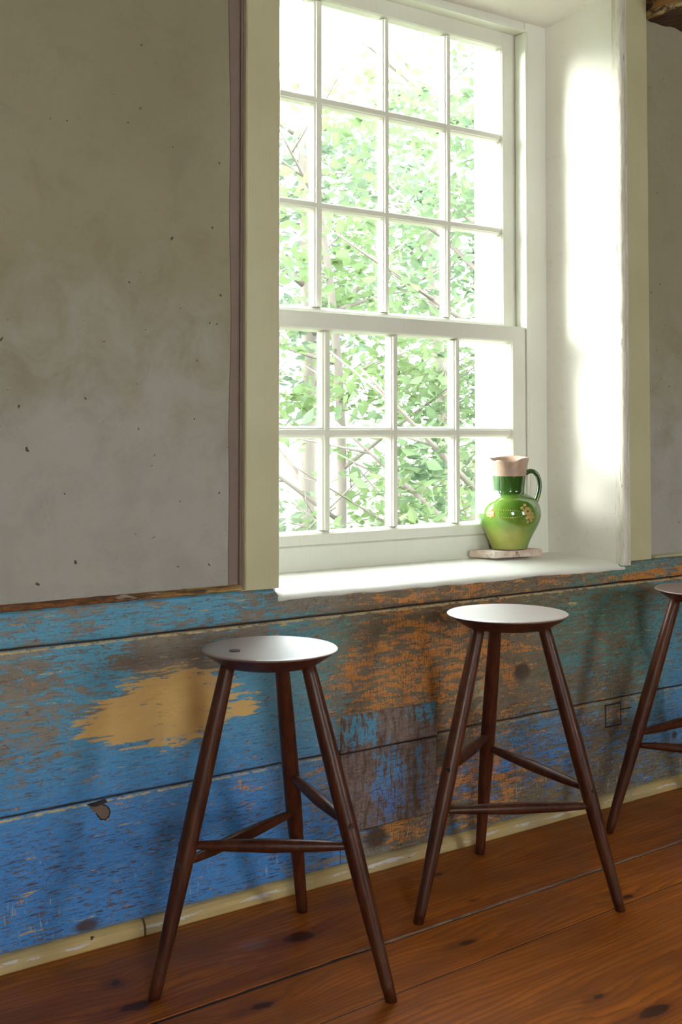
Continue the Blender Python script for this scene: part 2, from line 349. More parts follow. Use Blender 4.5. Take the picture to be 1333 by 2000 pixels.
def m_leaf(name, c1, c2):
    m = bpy.data.materials.new(name); m.use_nodes = True; t = m.node_tree; t.nodes.clear()
    o = t.nodes.new('ShaderNodeOutputMaterial'); d = t.nodes.new('ShaderNodeBsdfDiffuse'); tl = t.nodes.new('ShaderNodeBsdfTranslucent')
    g = t.nodes.new('ShaderNodeNewGeometry'); rm = t.nodes.new('ShaderNodeMix'); rm.data_type = 'RGBA'
    nz = t.nodes.new('ShaderNodeTexNoise'); nz.inputs['Scale'].default_value = 1.1; t.links.new(g.outputs['Position'], nz.inputs['Vector'])
    mr = t.nodes.new('ShaderNodeMapRange'); mr.inputs[1].default_value = .35; mr.inputs[2].default_value = .65; t.links.new(nz.outputs[0], mr.inputs[0])
    t.links.new(mr.outputs[0], rm.inputs[0]); rm.inputs[6].default_value = (*c1, 1); rm.inputs[7].default_value = (*c2, 1)
    t.links.new(rm.outputs[2], d.inputs[0]); t.links.new(rm.outputs[2], tl.inputs[0])
    mx = t.nodes.new('ShaderNodeMixShader'); mx.inputs[0].default_value = .45; t.links.new(d.outputs[0], mx.inputs[1]); t.links.new(tl.outputs[0], mx.inputs[2])
    t.links.new(mx.outputs[0], o.inputs[0]); return m
LEAF = [m_leaf('maple_leaf', (0.168, 0.216, 0.102), (0.138, 0.198, 0.120)), m_leaf('fresh_leaf', (.180, .240, .105), (.160, .228, .110)), m_leaf('cool_leaf', (0.156, 0.210, 0.150), (0.180, 0.228, 0.144))]
def m_bark():
    n = NT('pale_bark'); P = n.pos()[0]; g = n.noise(P, 1, 4, .6, .3, (20, 20, 4)); return n.out(n.mix(g, (.22, .19, .165), (.15, .12, .10)), .85)
M['bark'] = m_bark()
def m_lawn():
    n = NT('lawn'); P = n.pos()[0]; g = n.noise(P, 8, 5, .7); b = n.noise(P, .6, 3)
    return n.out(n.mix(n.step(b, .4, .6), n.mix(g, (.09, .14, .05), (.12, .18, .08)), (.15, .18, .10)), .9)
M['lawn'] = m_lawn()

# ------------------------------------------------------------------ mesh helpers
def link(name, bm, mat, parent=None, smooth=False, loc=None):
    me = bpy.data.meshes.new(name); bmesh.ops.recalc_face_normals(bm, faces=bm.faces); bm.to_mesh(me); bm.free()
    me.materials.append(mat)
    if smooth:
        for p in me.polygons: p.use_smooth = True
    o = bpy.data.objects.new(name, me); COL.objects.link(o)
    if parent: o.parent = parent
    if loc is not None: o.location = loc
    return o
def box(bm, x0, x1, y0, y1, z0, z1, bev=0.0):
    r = bmesh.ops.create_cube(bm, size=1); vs = r['verts']
    for v in vs: v.co = Vector((x0 + (v.co.x + .5)*(x1 - x0), y0 + (v.co.y + .5)*(y1 - y0), z0 + (v.co.z + .5)*(z1 - z0)))
    if bev: bmesh.ops.bevel(bm, geom=list({e for v in vs for e in v.link_edges}), offset=bev, segments=2, affect='EDGES', profile=.6)
def boxo(name, dims, mat, parent=None, bev=0.0):
    bm = bmesh.new(); box(bm, *dims, bev=bev); return link(name, bm, mat, parent)
def prism(bm, pts, a, b):
    """polygon pts (3-D) swept by the vector b-a"""
    n = len(pts); d = Vector(b) - Vector(a)
    v0 = [bm.verts.new(Vector(p)) for p in pts]; v1 = [bm.verts.new(Vector(p) + d) for p in pts]
    bm.faces.new(v0[::-1]); bm.faces.new(v1)
    for i in range(n): bm.faces.new((v0[i], v0[(i+1) % n], v1[(i+1) % n], v1[i]))
def quadstrip(bm, rows):
    g = [[bm.verts.new(Vector(p)) for p in r] for r in rows]
    for i in range(len(g)-1):
        for j in range(len(g[0])-1): bm.faces.new((g[i][j], g[i][j+1], g[i+1][j+1], g[i+1][j]))
    return g
def tube(bm, a, b, rad, seg=20, n=14, up=None, squash=1.0):
    """rad(t) gives the radius along a-b; a and b may be replaced by a path function a(t)"""
    path = a if callable(a) else (lambda t, A=Vector(a), B=Vector(b): A.lerp(B, t))
    rings = []; 
    for i in range(n+1):
        t = i/n; p = path(t); d = (path(min(1, t+.01)) - path(max(0, t-.01))).normalized()
        u = (up or Vector((0, 0, 1))); s = d.cross(u)
        if s.length < 1e-3: s = d.cross(Vector((1, 0, 0)))
        s.normalize(); w = s.cross(d).normalized(); r = rad(t)
        rings.append([bm.verts.new(p + s*(r*math.cos(q)) + w*(r*squash*math.sin(q))) for q in [2*PI*k/seg for k in range(seg)]])
    for i in range(n):
        for k in range(seg): bm.faces.new((rings[i][k], rings[i][(k+1) % seg], rings[i+1][(k+1) % seg], rings[i+1][k]))
    bm.faces.new(rings[0][::-1]); bm.faces.new(rings[-1])
def struct(o): o['kind'] = 'structure'; return o
def empty(name, loc, label=None, cat=None, group=None, parent=None):
    o = bpy.data.objects.new(name, None); COL.objects.link(o); o.location = loc; o.empty_display_size = .05
    if label: o['label'] = label
    if cat: o['category'] = cat
    if group: o['group'] = group
    if parent: o.parent = parent
    return o
def wob(x, y, z, s, a): return a*mnoise.noise(Vector((x*s, y*s, z*s)))

def dark(name, c, r=.7): return NT(name).out(c, r)
M['dark'] = dark('dark_crack', (.022, .014, .010)); M['iron'] = dark('rusted_iron', (.06, .035, .03), .55)
# ================================================================== ROOM
RX0, RX1, RY0, RZ = -2.6, 6.6, -4.9, 2.62
XL, XR, XRB = 1.437, 2.6645, 2.614        # opening at the room face; right reveal splays to XRB
WT = .43                                   # wall thickness
YF = .245                                  # plane of the window frame's room face
ZS, ZH, ZHB = .727, 2.482, 2.416           # sill, soffit at the room face, soffit at the frame

# ---- floor
floor = struct(boxo('floor', (RX0, RX1, RY0, WT, -.10, -.035), M['dark']))
def jA(x): return -.402 + .0290*x - .006 + .012*0
def yA(x): return -.4050 + .0290*x
def yB(x): return -.6070 + .0417*x
def plank(y_hi, y_lo, x0, x1, gap_hi=.0015, gap_lo=.0015, ztop=0.0, ragged=0.0, name='floor_board'):
    bm = bmesh.new(); n = max(2, int((x1-x0)/.05)); rows_t = []
    for i in range(n+1):
        x = x0 + (x1-x0)*i/n
        a = y_hi(x) - gap_hi; b = y_lo(x) + gap_lo + (abs(mnoise.noise(Vector((x*9, 3.1, 0))))*ragged + abs(mnoise.noise(Vector((x*31, 7.1, 0))))*ragged*.5 if ragged else 0)
        rows_t.append([(x, a, -.034), (x, a, ztop-.0015), (x, a-.0015, ztop), (x, b+.002, ztop), (x, b, ztop-.003), (x, b-.0004, -.034)])
    g = quadstrip(bm, rows_t)
    bm.faces.new(g[0][::-1]); bm.faces.new(g[-1])
    for i in range(n): bm.faces.new((g[i][5], g[i][0], g[i+1][0], g[i+1][5]))
    return link(name, bm, M['floor'], floor)
plank(lambda x: -.004, yA, RX0, RX1, .001, .0036, 0.0, .006)
plank(yA, yB, RX0, RX1, .0040, .0015, 0.0)
yc = yB; k = 0
for wdt in (.44, .30, .36, .33, .40, .31, .37, .35, .33, .40, .36, .40):
    nx = (lambda x, f=yc, w=wdt: f(x) - w)
    if nx(RX0) < RY0 - .05: nx = lambda x: RY0 - .001
    plank(yc, nx, RX0, RX1, .0012, .0012, 0.0); yc = nx
    if nx(0) < RY0: break
# dirt packed into the joints
bm = bmesh.new()
for f_, w_, z_ in ((yA, .016, -.0016), (yB, .006, -.0012)):
    quadstrip(bm, [[(x, f_(x)-w_/2, z_), (x, f_(x)+w_/2, z_)] for x in (RX0+.01, 0, 2, 4, RX1-.01)])
link('joint_dirt', bm, M['dark'], floor)
# pale splintered lip along the wide joint
bm = bmesh.new(); rows = []
for i in range(161):
    x = 1.42 + 1.8*i/160; y = yA(x); w = (.0045 + .004*abs(mnoise.noise(Vector((x*12, 0, 0)))))*min(1, i/8, (160-i)/8 + .1)
    rows.append([(x, y+.0075, .0003), (x, y+.0075-w*.4, .0014 + .001*mnoise.noise(Vector((x*40, 1, 0)))), (x, y+.0035-w*.55, .0004), (x, y+.0032-w*.6, -.010)])
quadstrip(bm, rows); link('splintered_edge', bm, M['splinter'], floor)['label'] = 'pale splintered edge of the wide floor joint'

# ---- front wall (the one with the window)
bm = bmesh.new()
box(bm, RX0, XL, 0, WT, .7385, RZ + .02)
box(bm, 2.70, RX1, 0, WT, .722, RZ + .02)
box(bm, RX0, RX1, 0, WT, -.03, .700)
box(bm, XL, 2.70, 0, WT, 2.50, RZ + .02)
# masonry around the frame, outside part of the thickness
box(bm, 2.53, 2.70, .335, WT, .70, 2.50)
box(bm, XL, 2.53, .335, WT, 2.40, 2.50)
box(bm, XL, 2.53, .335, WT, .70, .79)
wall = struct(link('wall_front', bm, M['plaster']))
# right reveal (splayed), soffit (rising to the room), both lightly uneven
def rightx(y): return XR + (XRB - XR)*min(1, max(0, y/YF))
bm = bmesh.new(); rows = []
for i in range(13):
    y = .001 + (YF+.09)*i/12; r = []
    for j in range(45):
        z = .69 + (2.53-.69)*j/44; x = rightx(y) + wob(y*2, z, 0, 3.2, .004)*(1 if i > 1 else .4)
        if y > YF - .03: x -= .012*((y-(YF-.03))/.03)**2 if y < YF else .012
        r.append((x, y, z))
    rows.append(r)
g = quadstrip(bm, rows)
back = [[bm.verts.new((2.702, r[j].co.y, r[j].co.z)) for j in (0, -1)] for r in (g[0], g[-1])]
link('reveal_plaster', bm, M['reveal'], wall, True)
bm = bmesh.new(); rows = []
for i in range(13):
    y = .001 + (YF+.09)*i/12; r = []
    for j in range(31):
        x = XL - .02 + (XR - XL + .04)*j/30; z = ZH + (ZHB - ZH)*min(1, y/YF) + wob(x, y, 1, 3.0, .005)*(1 if i > 1 else .4)
        r.append((x, y, z))
    rows.append(r)
quadstrip(bm, rows); link('soffit_plaster', bm, M['reveal'], wall, True)
boxo('reveal_plaster', (XL-.006, XL+.002, .001, .34, .70, 2.50), M['reveal'], wall)
boxo('outer_jamb', (2.485, 2.70, .336, WT+.02, .75, 2.46), M['outer'], wall, .003)
boxo('outer_jamb', (XL-.05, XL+.035, .336, WT+.02, .75, 2.46), M['outer'], wall, .003)
# sill: thick limewash, rounded and lumpy over the nose
bm = bmesh.new(); rows = []
NX = 70
for i in range(NX+1):
    x = XL + .0015 + (XR + .0085 - XL)*i/NX; f = (x - XL)/(XR - XL)
    dip = -.008*f; lum = wob(x, 0, 0, 5, .004) + wob(x, 9, 0, 17, .0022)
    prof = [(.262, .7275), (.20, .7285), (.15, .7285), (.11, .7275), (.075, .7255), (.045, .7225), (.022, .7185), (.004, .7140 + lum*.3), (-.008, .7090 + lum*.5), (-.0155, .7030 + lum), (-.0165, .6990 + lum*1.5), (-.0105, .6960 + lum*1.5)]
    rows.append([(x, y + wob(x, y, 4, 8, .003)*(1 if y < .1 else .3), z + dip*(1 if y < .2 else .6) + .004 + wob(x, y, 2, 6, .002)*(1 if y < .2 else .3)) for y, z in prof])
g = quadstrip(bm, rows); bm.faces.new(g[0]); bm.faces.new(g[-1][::-1])
sill = link('window_sill', bm, M['sill'], wall, True)

# painted strip beside the casing
bm = bmesh.new(); rows = []
for j in range(70):
    z = .745 + (RZ-.745)*j/69; e = 1.3065 + .008*math.sin((z-.7)*1.6) - .006*(z-.75) + wob(0, z, 0, 4, .004)
    rows.append([(e, -.0001, z), (e+.001, -.002, z), (1.338, -.002, z), (1.345, -.002, z)])
quadstrip(bm, rows)
link('painted_strip', bm, M['brown_strip'], wall)['label'] = 'matt brown painted strip left of the window casing'
boxo('casing_backing', (1.3345, 1.345, -.008, 0, .741, RZ), M['brown_strip'], wall)

# casings
tr = struct(empty('trim_1', (0, 0, 0)))
def casing_board(x0, x1, z0, z1, yf, nmesh=60):
    bm = bmesh.new(); rows = []
    for j in range(nmesh+1):
        z = z0 + (z1-z0)*j/nmesh; a = x0 + wob(1, z, 0, 6, .0012); b = x1 + wob(7, z, 0, 5, .0012)
        rows.append([(a, 0, z), (a, yf+.003, z), (a+.003, yf, z), ((a+b)/2, yf - .0006, z), (b-.003, yf, z), (b, yf+.003, z), (b, .004, z)])
    g = quadstrip(bm, rows); bm.faces.new(g[0]); bm.faces.new(g[-1][::-1]); return bm
link('casing_board', casing_board(1.3415, XL, .7335, 2.49, -.022), M['cream'], tr)
link('casing_board', casing_board(2.6935, 2.794, .7175, 2.49, -.019), M['cream'], tr)
bm = bmesh.new(); box(bm, 1.3415, 2.794, -.022, 0, 2.49, 2.60, bev=.003); link('casing_board', bm, M['cream'], tr)
# chipped corner bead on the right arris
bm = bmesh.new(); rows = []
for j in range(131):
    z = .705 + (2.49-.705)*j/130; low = max(0, (1.25 - z)/.55); w = wob(3, z, 0, 14, .0018 + .003*low) + wob(3, z, 5, 45, .0006 + .0015*low)
    c = Vector((2.6755 + w - .004*low*.4, -.0120)); r = .0125 + w*.6
    rows.append([(XR-.002, .012, z)] + [(c.x - (.0135+w*.3)*math.cos(q), c.y - r*math.sin(q), z) for q in (0, .45, .9, 1.4, 1.9, 2.35, 2.8)] + [(2.6885 + w, -.012, z), (2.6895, -.021 + w*.3, z), (2.694, -.021, z), (2.696, -.012, z)])
quadstrip(bm, rows); link('corner_bead', bm, M['chipped'], tr, True)['label'] = 'chipped cream corner bead on the right arris'

# ---- wainscot boards
def board(x0, x1, z0, z1, yf=-.012, wav=.0015, mat='wainscot', name='wainscot_board', top=None, x0s=None):
    bm = bmesh.new(); n = max(4, int((x1-x0)/.02)); rows = []
    for i in range(n+1):
        x = x0 + (x1-x0)*i/n
        zb = z0 + wob(x, z0, 0, 7, wav) + wob(x, z0, 3, 30, wav*.5); zt = (top(x) if top else z1) + wob(x, z1, 0, 7, wav) + wob(x, z1, 3, 30, wav*.5)
        r = [(x, -.0005, zb), (x, yf+.004, zb), (x, yf+.001, zb+.003)]
        for k in range(1, 6): r.append((x, yf + wob(x, zb+k, 0, 3, .0012), zb + (zt-zb)*k/6))
        r += [(x, yf+.001, zt-.004), (x, yf+.005, zt), (x, -.0005, zt)]
        rows.append(r)
    g = quadstrip(bm, rows); bm.faces.new(g[0]); bm.faces.new(g[-1][::-1])
    return link(name, bm, M[mat], wall)
def toptop(x):
    if x < 1.335: return .7310
    if x < 1.43: return .7290
    if x < 2.66: return .7060 - .0050*(x-1.45)
    return .7150
board(RX0, RX1, .6560, .73, top=toptop)
board(RX0, RX1, .3125, .6510)
board(RX0, 1.6210, .024, .3080)
board(1.9350, RX1, .024, .3080, x0s=1)
board(1.6230, 1.9330, .024, .103)
for z_, x0_, x1_ in ((.6535, RX0, RX1), (.3103, RX0, 1.621), (.3103, 1.9345, RX1), (.1045, 1.6225, 1.9335), (.3048, 1.6225, 1.9315)):
    boxo('board_gap', (x0_, x1_, -.0045 if z_ != .3048 else -.012, -.0006, z_-.0032, z_+.0032), M['dark'], wall)
# let-in repair boards
board(1.6230, 1.9320, .3060, .397, -.0165, .0006, 'patch', 'repair_board')
board(1.6230, 1.9310, .1055, .3035, -.0150, .0006, 'patch', 'repair_board')
# little let-in square and the iron catch
bm = bmesh.new(); box(bm, 2.588, 2.650, -.0135, -.004, .232, .292, bev=.002); link('repair_block', bm, M['wainscot'], wall)['label'] = 'small square block let into the lower board'
for d in ((2.584, 2.588, -.0128, -.008, .228, .296), (2.650, 2.654, -.0128, -.008, .228, .296), (2.584, 2.654, -.0128, -.008, .292, .296), (2.584, 2.654, -.0128, -.008, .228, .232), (2.654, 2.70, -.0128, -.008, .272, .276)):
    boxo('block_joint', d, M['dark'], wall)
M['knotwood'] = dark('knot_wood', (.15, .105, .075), .7)
pear = [(.962, .2965), (.972, .300), (.990, .2995), (1.003, .292), (1.009, .281), (1.006, .270), (.998, .2645), (.988, .267), (.981, .276), (.975, .285)]
bm = bmesh.new(); prism(bm, [(x, -.0134, z) for x, z in pear], (0, 0, 0), (0, .003, 0)); link('knot', bm, M['knotwood'], wall)
bm = bmesh.new()
def edge_(t):
    f = 2 + t*(len(pear)-3.4); i = int(f); u = f-i; a = pear[i % len(pear)]; b = pear[(i+1) % len(pear)]
    return Vector((a[0]*(1-u)+b[0]*u, -.0136, a[1]*(1-u)+b[1]*u))
tube(bm, edge_, None, lambda t: .0011 + .0007*math.sin(t*23)**2, 6, 40, Vector((0, 1, 0)))
prism(bm, [(x, -.0142, z) for x, z in [(.955, .3045), (.975, .3060), (.998, .3085), (1.003, .302), (.992, .2995), (.976, .2965), (.966, .2985)]], (0, 0, 0), (0, .004, 0))
link('knot_hole', bm, M['dark'], wall)

# rotten ledge on the left, white ledge on the right
def ledge(x0, x1, z0, z1, yf, mat, name, label, wv=.002):
    bm = bmesh.new(); n = int((x1-x0)/.012); rows = []
    for i in range(n+1):
        x = x0 + (x1-x0)*i/n; a = wob(x, 0, 0, 22, wv) + wob(x, 0, 7, 60, wv*.7); b = wob(x, 5, 0, 18, wv)
        rows.append([(x, 0, z0 + b), (x, yf+.004+a, z0+b), (x, yf+a, z0+.003+b), (x, yf+a, (z0+z1)/2), (x, yf+.003-b, z1-.004), (x, 0, z1+a*.5)])
    g = quadstrip(bm, rows); bm.faces.new(g[0]); bm.faces.new(g[-1][::-1])
    o = link(name, bm, mat, wall); o['label'] = label; return o
ledge(RX0, 1.3360, .7330, .7470, -.017, M['ledge'], 'dado_ledge', 'rotten flaking wooden ledge along the top of the wainscot')
ledge(2.812, RX1, .7170, .7285, -.016, M['cream'], 'dado_ledge', 'cream painted ledge right of the window', .0006)

# ---- skirting: two quarter-round lengths with an open joint
sk = struct(empty('baseboard_front', (0, 0, 0)))
def skirt(x0, x1):
    bm = bmesh.new(); rows = []; n = int((x1-x0)/.03)
    for i in range(n+1):
        x = x0 + (x1-x0)*i/n; w = wob(x, 0, 0, 6, .0015)
        rows.append([(x, -.010, .0005), (x, -.030+w, .0005), (x, -.0315+w, .004), (x, -.0310+w, .014), (x, -.0275+w, .023), (x, -.021+w, .030+w), (x, -.013, .034+w), (x, -.010, .034+w)])
    g = quadstrip(bm, rows); bm.faces.new(g[0]); bm.faces.new(g[-1][::-1]); return link('baseboard_length', bm, M['skirting'], sk, False)
skirt(RX0, 1.083); skirt(1.0885, RX1)

# ---- the rest of the room
struct(boxo('wall_left', (RX0-.1, RX0, RY0, WT, -.05, RZ+.1), M['shell']))
struct(boxo('wall_right', (RX1, RX1+.1, RY0, WT, -.05, RZ+.1), M['shell']))
bm = bmesh.new()
xs = [(RX0, -1.15), (-.05, 2.85), (3.95, RX1)]
for a, b in xs: box(bm, a, b, RY0-.2, RY0, -.05, RZ+.1)
for a, b in ((-1.15, -.05), (2.85, 3.95)):
    box(bm, a, b, RY0-.2, RY0, -.05, .75); box(bm, a, b, RY0-.2, RY0, 2.25, RZ+.1)
struct(link('wall_back', bm, M['shell']))
for i, (a, b) in enumerate(((-1.15, -.05), (2.85, 3.95))):  # unseen back windows, added to go with the fill lamps
    w2 = struct(empty('window_%d' % (i+2), (0, 0, 0))); bm = bmesh.new(); c = (a+b)/2
    for d in ((a, a+.06), (b-.06, b)): box(bm, d[0], d[1], RY0-.14, RY0-.10, .75, 2.25)
    for z in (.75, 1.47, 2.19): box(bm, a, b, RY0-.14, RY0-.10, z, z+.06)
    for xx in (a+.38, b-.38): box(bm, xx-.012, xx+.012, RY0-.13, RY0-.11, .78, 2.22)
    link('window_frame', bm, M['sash'], w2); boxo('pane', (a+.02, b-.02, RY0-.122, RY0-.118, .78, 2.22), M['glass'], w2)
ceil = struct(boxo('ceiling', (RX0, RX1, RY0, WT, RZ, RZ+.1), M['ceiling']))
def beam(x0, w, zb=2.412):
    bm = bmesh.new(); box(bm, x0, x0+w, RY0+.01, -.001, zb+.010, RZ-.001)
    o = link('ceiling_beam', bm, M['beam'], ceil)
    bm = bmesh.new(); rows = []
    for i in range(180):
        y = -.001 + (RY0 + .011)*i/179
        rows.append([(x0+.006+(w-.008)*j/10, y, zb + .008 + (wob(x0+j*.05, y, 0, 7, .010) if 0 < j < 10 else 0) - (.006 if 0 < j < 10 else 0)) for j in range(11)])
    quadstrip(bm, rows); link('beam_underside', bm, M['beam_under'], o)
    bm = bmesh.new()
    def p(t): y = -.002 + (RY0+.02)*t; return Vector((x0+.004 + wob(0, y, 1, 20, .004), y, zb + .011 + wob(2, y, 1, 16, .005)))
    tube(bm, p, None, lambda t: .011 + .003*math.sin(t*140), 8, 220, Vector((0, 0, 1))); link('beam_arris', bm, M['beam_chip'], o)
beam(2.800, .26); beam(.15, .26); beam(5.3, .26)

# ================================================================== WINDOW
win = struct(empty('window_1', (0, 0, 0)))
SM = M['sash']
def xprof(w, yf, yg, yb):
    """half-section of a moulded bar, as (offset, y) going round"""
    h = w/2
    L = [(h*.42, yf), (h*.48, yf+.004), (h*.72, yf+.006), (h*.92, yf+.013), (h, yg-.003), (h, yg), (h*.55, yb)]
    return L + [(-a, y) for a, y in L[::-1]]
def vbar(x, z0, z1, w, yf, yg, yb, par, name='muntin'):
    bm = bmesh.new(); prism(bm, [(x+a, y, z0) for a, y in xprof(w, yf, yg, yb)], (0, 0, 0), (0, 0, z1-z0)); return link(name, bm, SM, par)
def hbar(z, x0, x1, w, yf, yg, yb, par, name='muntin'):
    bm = bmesh.new(); prism(bm, [(x0, y, z+a) for a, y in xprof(w, yf, yg, yb)], (0, 0, 0), (x1-x0, 0, 0)); return link(name, bm, SM, par)
def sash(name, label, gx, gz, xo, zo, yf, yg, yb):
    """gx/gz: glass edges; xo/zo: outer edges"""
    r = empty(name, (0, 0, 0), parent=win); r['label'] = label
    X0, X1 = xo; Z0, Z1 = zo; a, b = gx[0][0], gx[-1][1]; c, d = gz[0][0], gz[-1][1]
    m = .009
    boxo('stile', (X0, a-m, yf, yb, Z0, Z1), SM, r, .0015); boxo('stile', (b+m, X1, yf, yb, Z0, Z1), SM, r, .0015)
    boxo('rail', (a-m, b+m, yf, yb, Z0, c-m), SM, r, .0012); boxo('rail', (a-m, b+m, yf, yb, d+m, Z1), SM, r, .0012)
    bm = bmesh.new()                                    # ovolo round the inside edges
    P = [(0, yf+.0015), (.0035, yf+.005), (.005, yf+.010), (.009, yg-.006), (.009, yg), (.0, yg)]
    prism(bm, [(a-m+p, y, c-m) for p, y in P], (0, 0, 0), (0, 0, d-c+2*m)); prism(bm, [(b+m-p, y, c-m) for p, y in P], (0, 0, 0), (0, 0, d-c+2*m))
    prism(bm, [(a-m, y, c-m+p) for p, y in P], (0, 0, 0), (b-a+2*m, 0, 0)); prism(bm, [(a-m, y, d+m-p) for p, y in P], (0, 0, 0), (b-a+2*m, 0, 0))
    link('sash_moulding', bm, SM, r)
    for i in range(len(gx)-1): vbar((gx[i][1]+gx[i+1][0])/2, c, d, gx[i+1][0]-gx[i][1], yf+.001, yg, yb-.004, r)
    for i in range(len(gz)-1): hbar((gz[i][1]+gz[i+1][0])/2, a, b, gz[i+1][0]-gz[i][1], yf+.0016, yg, yb-.0045, r)
    for (x0, x1) in gx:
        for (z0, z1) in gz: boxo('pane', (x0-.004, x1+.004, yg+.0005, yg+.003, z0-.004, z1+.004), M['glass'], r)
    return r
gxu = [(1.527, 1.735), (1.772, 1.979), (2.010, 2.217), (2.248, 2.447)]
sash('upper_sash', 'upper white sash of twelve panes', gxu, [(1.461, 1.733), (1.761, 2.031), (2.061, 2.330)], (XL+.004, 2.532), (1.408, 2.386), .281, .306, .320)
gxl = [(1.524, 1.734), (1.769, 1.973), (2.006, 2.210), (2.243, 2.443)]
sash('lower_sash', 'lower white sash of eight panes', gxl, [(.838, 1.091), (1.125, 1.386)], (XL+.004, 2.5075), (.8005, 1.440), .236, .261, .2775)
fr = empty('window_frame', (0, 0, 0), parent=win)
boxo('jamb', (2.5325, 2.60, YF+.006, .335, .70, 2.3855), SM, fr, .001)
boxo('jamb', (2.519, 2.645, YF-.003, YF+.006, .715, 2.50), SM, fr, .001)
boxo('stop_bead', (2.509, 2.520, .231, .2785, .80, 2.384), SM, fr, .002)
bm = bmesh.new(); tube(bm, (2.5185, .2375, .80), (2.5185, .2375, 2.384), lambda t: .0062, 12, 2); link('stop_bead', bm, SM, fr, True)
boxo('head', (XL, 2.519, YF, .335, 2.386, 2.50), SM, fr, .001)
boxo('stop_bead', (XL, 2.52, .231, .2455, 2.384, 2.393), SM, fr, .001)
bm = bmesh.new(); n = 30; rows = []
for i in range(n+1):
    x = XL + (2.62-XL)*i/n; z1 = .7985 + wob(x, 0, 0, 5, .002); rows.append([(x, .335, .70), (x, YF+.003, .70), (x, YF-.001, .735), (x, YF-.002, z1-.004), (x, YF+.002, z1), (x, .335, z1)])
g = quadstrip(bm, rows); bm.faces.new(g[0]); bm.faces.new(g[-1][::-1]); link('bottom_board', bm, SM, fr)

# ================================================================== STOOLS
def stool(cx, cy, h, R, legs, stretchers, label):
    """legs: [(top xy), (foot xy)] ; stretchers: (leg a, height, leg b, height)"""
    root = empty('bar_stool', (cx, cy, 0), label, 'stool', 'three-legged walnut bar stools along the wainscot')
    zt = h - .012
    # seat: shallow dished disc with a thin rim and a bevelled underside
    bm = bmesh.new(); seg = 96
    prof = [(0, -.0035), (R*.35, -.0032), (R*.7, -.0014), (R*.9, -.0002), (R*.965, -.0004), (R*.99, -.0012), (R, -.0026), (R*.997, -.0042), (R*.90, -.0135), (R*.76, -.0265), (R*.70, -.0320), (R*.60, -.0335), (0, -.0335)]
    rings = []
    for r, z in prof:
        if r == 0: rings.append([bm.verts.new((0, 0, z))]); continue
        rings.append([bm.verts.new((r*math.cos(2*PI*k/seg), r*math.sin(2*PI*k/seg), z)) for k in range(seg)])
    for a, b in zip(rings, rings[1:]):
        for k in range(seg):
            if len(a) == 1: bm.faces.new((a[0], b[k], b[(k+1) % seg]))
            elif len(b) == 1: bm.faces.new((a[k], b[0], a[(k+1) % seg]))
            else: bm.faces.new((a[k], b[k], b[(k+1) % seg], a[(k+1) % seg]))
    for rg_ in (rings[6], rings[7], rings[9]):
        for k in range(seg):
            e = bm.edges.get((rg_[k], rg_[(k+1) % seg]))
            if e: e.smooth = False
    for fc in bm.faces:
        if fc.calc_center_median().z < -.0045: fc.material_index = 1
    seat = link('seat', bm, M['seat'], root, True, (0, 0, h)); seat.data.materials.append(M['walnut'])
    for (tx, ty), (fx, fy) in legs[:1 if 'left' in label else 0]:                  # dark wedge showing in the seat top
        bm = bmesh.new(); d = Vector((tx-cx, ty-cy, 0)); d = d*.86
        bmesh.ops.create_cone(bm, cap_ends=True, segments=20, radius1=.0115, radius2=.0113, depth=.0022, matrix=Matrix.Translation((d.x, d.y, -.0010)))
        link('tenon_end', bm, M['peg'], seat)
    def LR(t): return float(np.interp(t, [0, .06, .25, .45, .6, .85, 1], [.0145, .0155, .0178, .0187, .0183, .0142, .0122]))
    ln = []
    for (tx, ty), (fx, fy) in legs:
        T = Vector((tx-cx, ty-cy, h-.020)); F = Vector((fx-cx, fy-cy, 0)); bm = bmesh.new()
        tube(bm, T, F, LR, 28, 24)
        for v in bm.verts:                                # feet cut flat on the floor
            if v.co.z < .0: v.co.z = 0.0
        fl = sorted(bm.verts, key=lambda v: (v.co - F).length)[:28]
        for v in fl: v.co.z = 0.0
        ln.append((T, F, link('leg', bm, M['walnut'], root, True)))
    def at(i, z):
        T, F, _ = ln[i]; t = (T.z - z)/T.z; return T.lerp(F, t), LR(t)
    for a, za, b, zb in stretchers:
        A, ra = at(a, za); B, rb = at(b, zb); d = (B-A).normalized(); A2 = A + d*ra*.4; B2 = B - d*rb*.4; bm = bmesh.new()
        tube(bm, A2, B2, lambda t: float(np.interp(t, [0, .06, .2, .5, .8, .94, 1], [.0068, .0085, .0112, .0140, .0112, .0085, .0068])), 22, 24)
        link('stretcher', bm, M['walnut'], root, True)
        # through-tenon ends flush with the far side of the leg
        P = B + d*(rb*1.0); bm = bmesh.new(); q = d.to_track_quat('Z', 'Y').to_matrix().to_4x4()
        bmesh.ops.create_cone(bm, cap_ends=True, segments=18, radius1=.0072, radius2=.0066, depth=.006, matrix=Matrix.Translation(P - d*.0020) @ q)
        link('tenon_end', bm, M['peg'], ln[b][2])
    return root
stool(1.227, -.323, .660, .1415, [((1.139, -.307), (.983, -.293)), ((1.267, -.403), (1.357, -.566)), ((1.292, -.260), (1.439, -.121))],
      [(1, .284, 0, .283), (2, .253, 0, .249), (2, .342, 1, .326)], 'walnut stool nearest the camera on the left, before the ochre paint patch')
stool(1.916, -.305, .668, .1480, [((1.826, -.303), (1.620, -.323)), ((1.955, -.386), (2.047, -.538)), ((1.953, -.224), (2.019, -.085))],
      [(1, .231, 0, .235), (2, .329, 0, .326), (2, .296, 1, .269)], 'walnut stool in the middle, below the green jug')
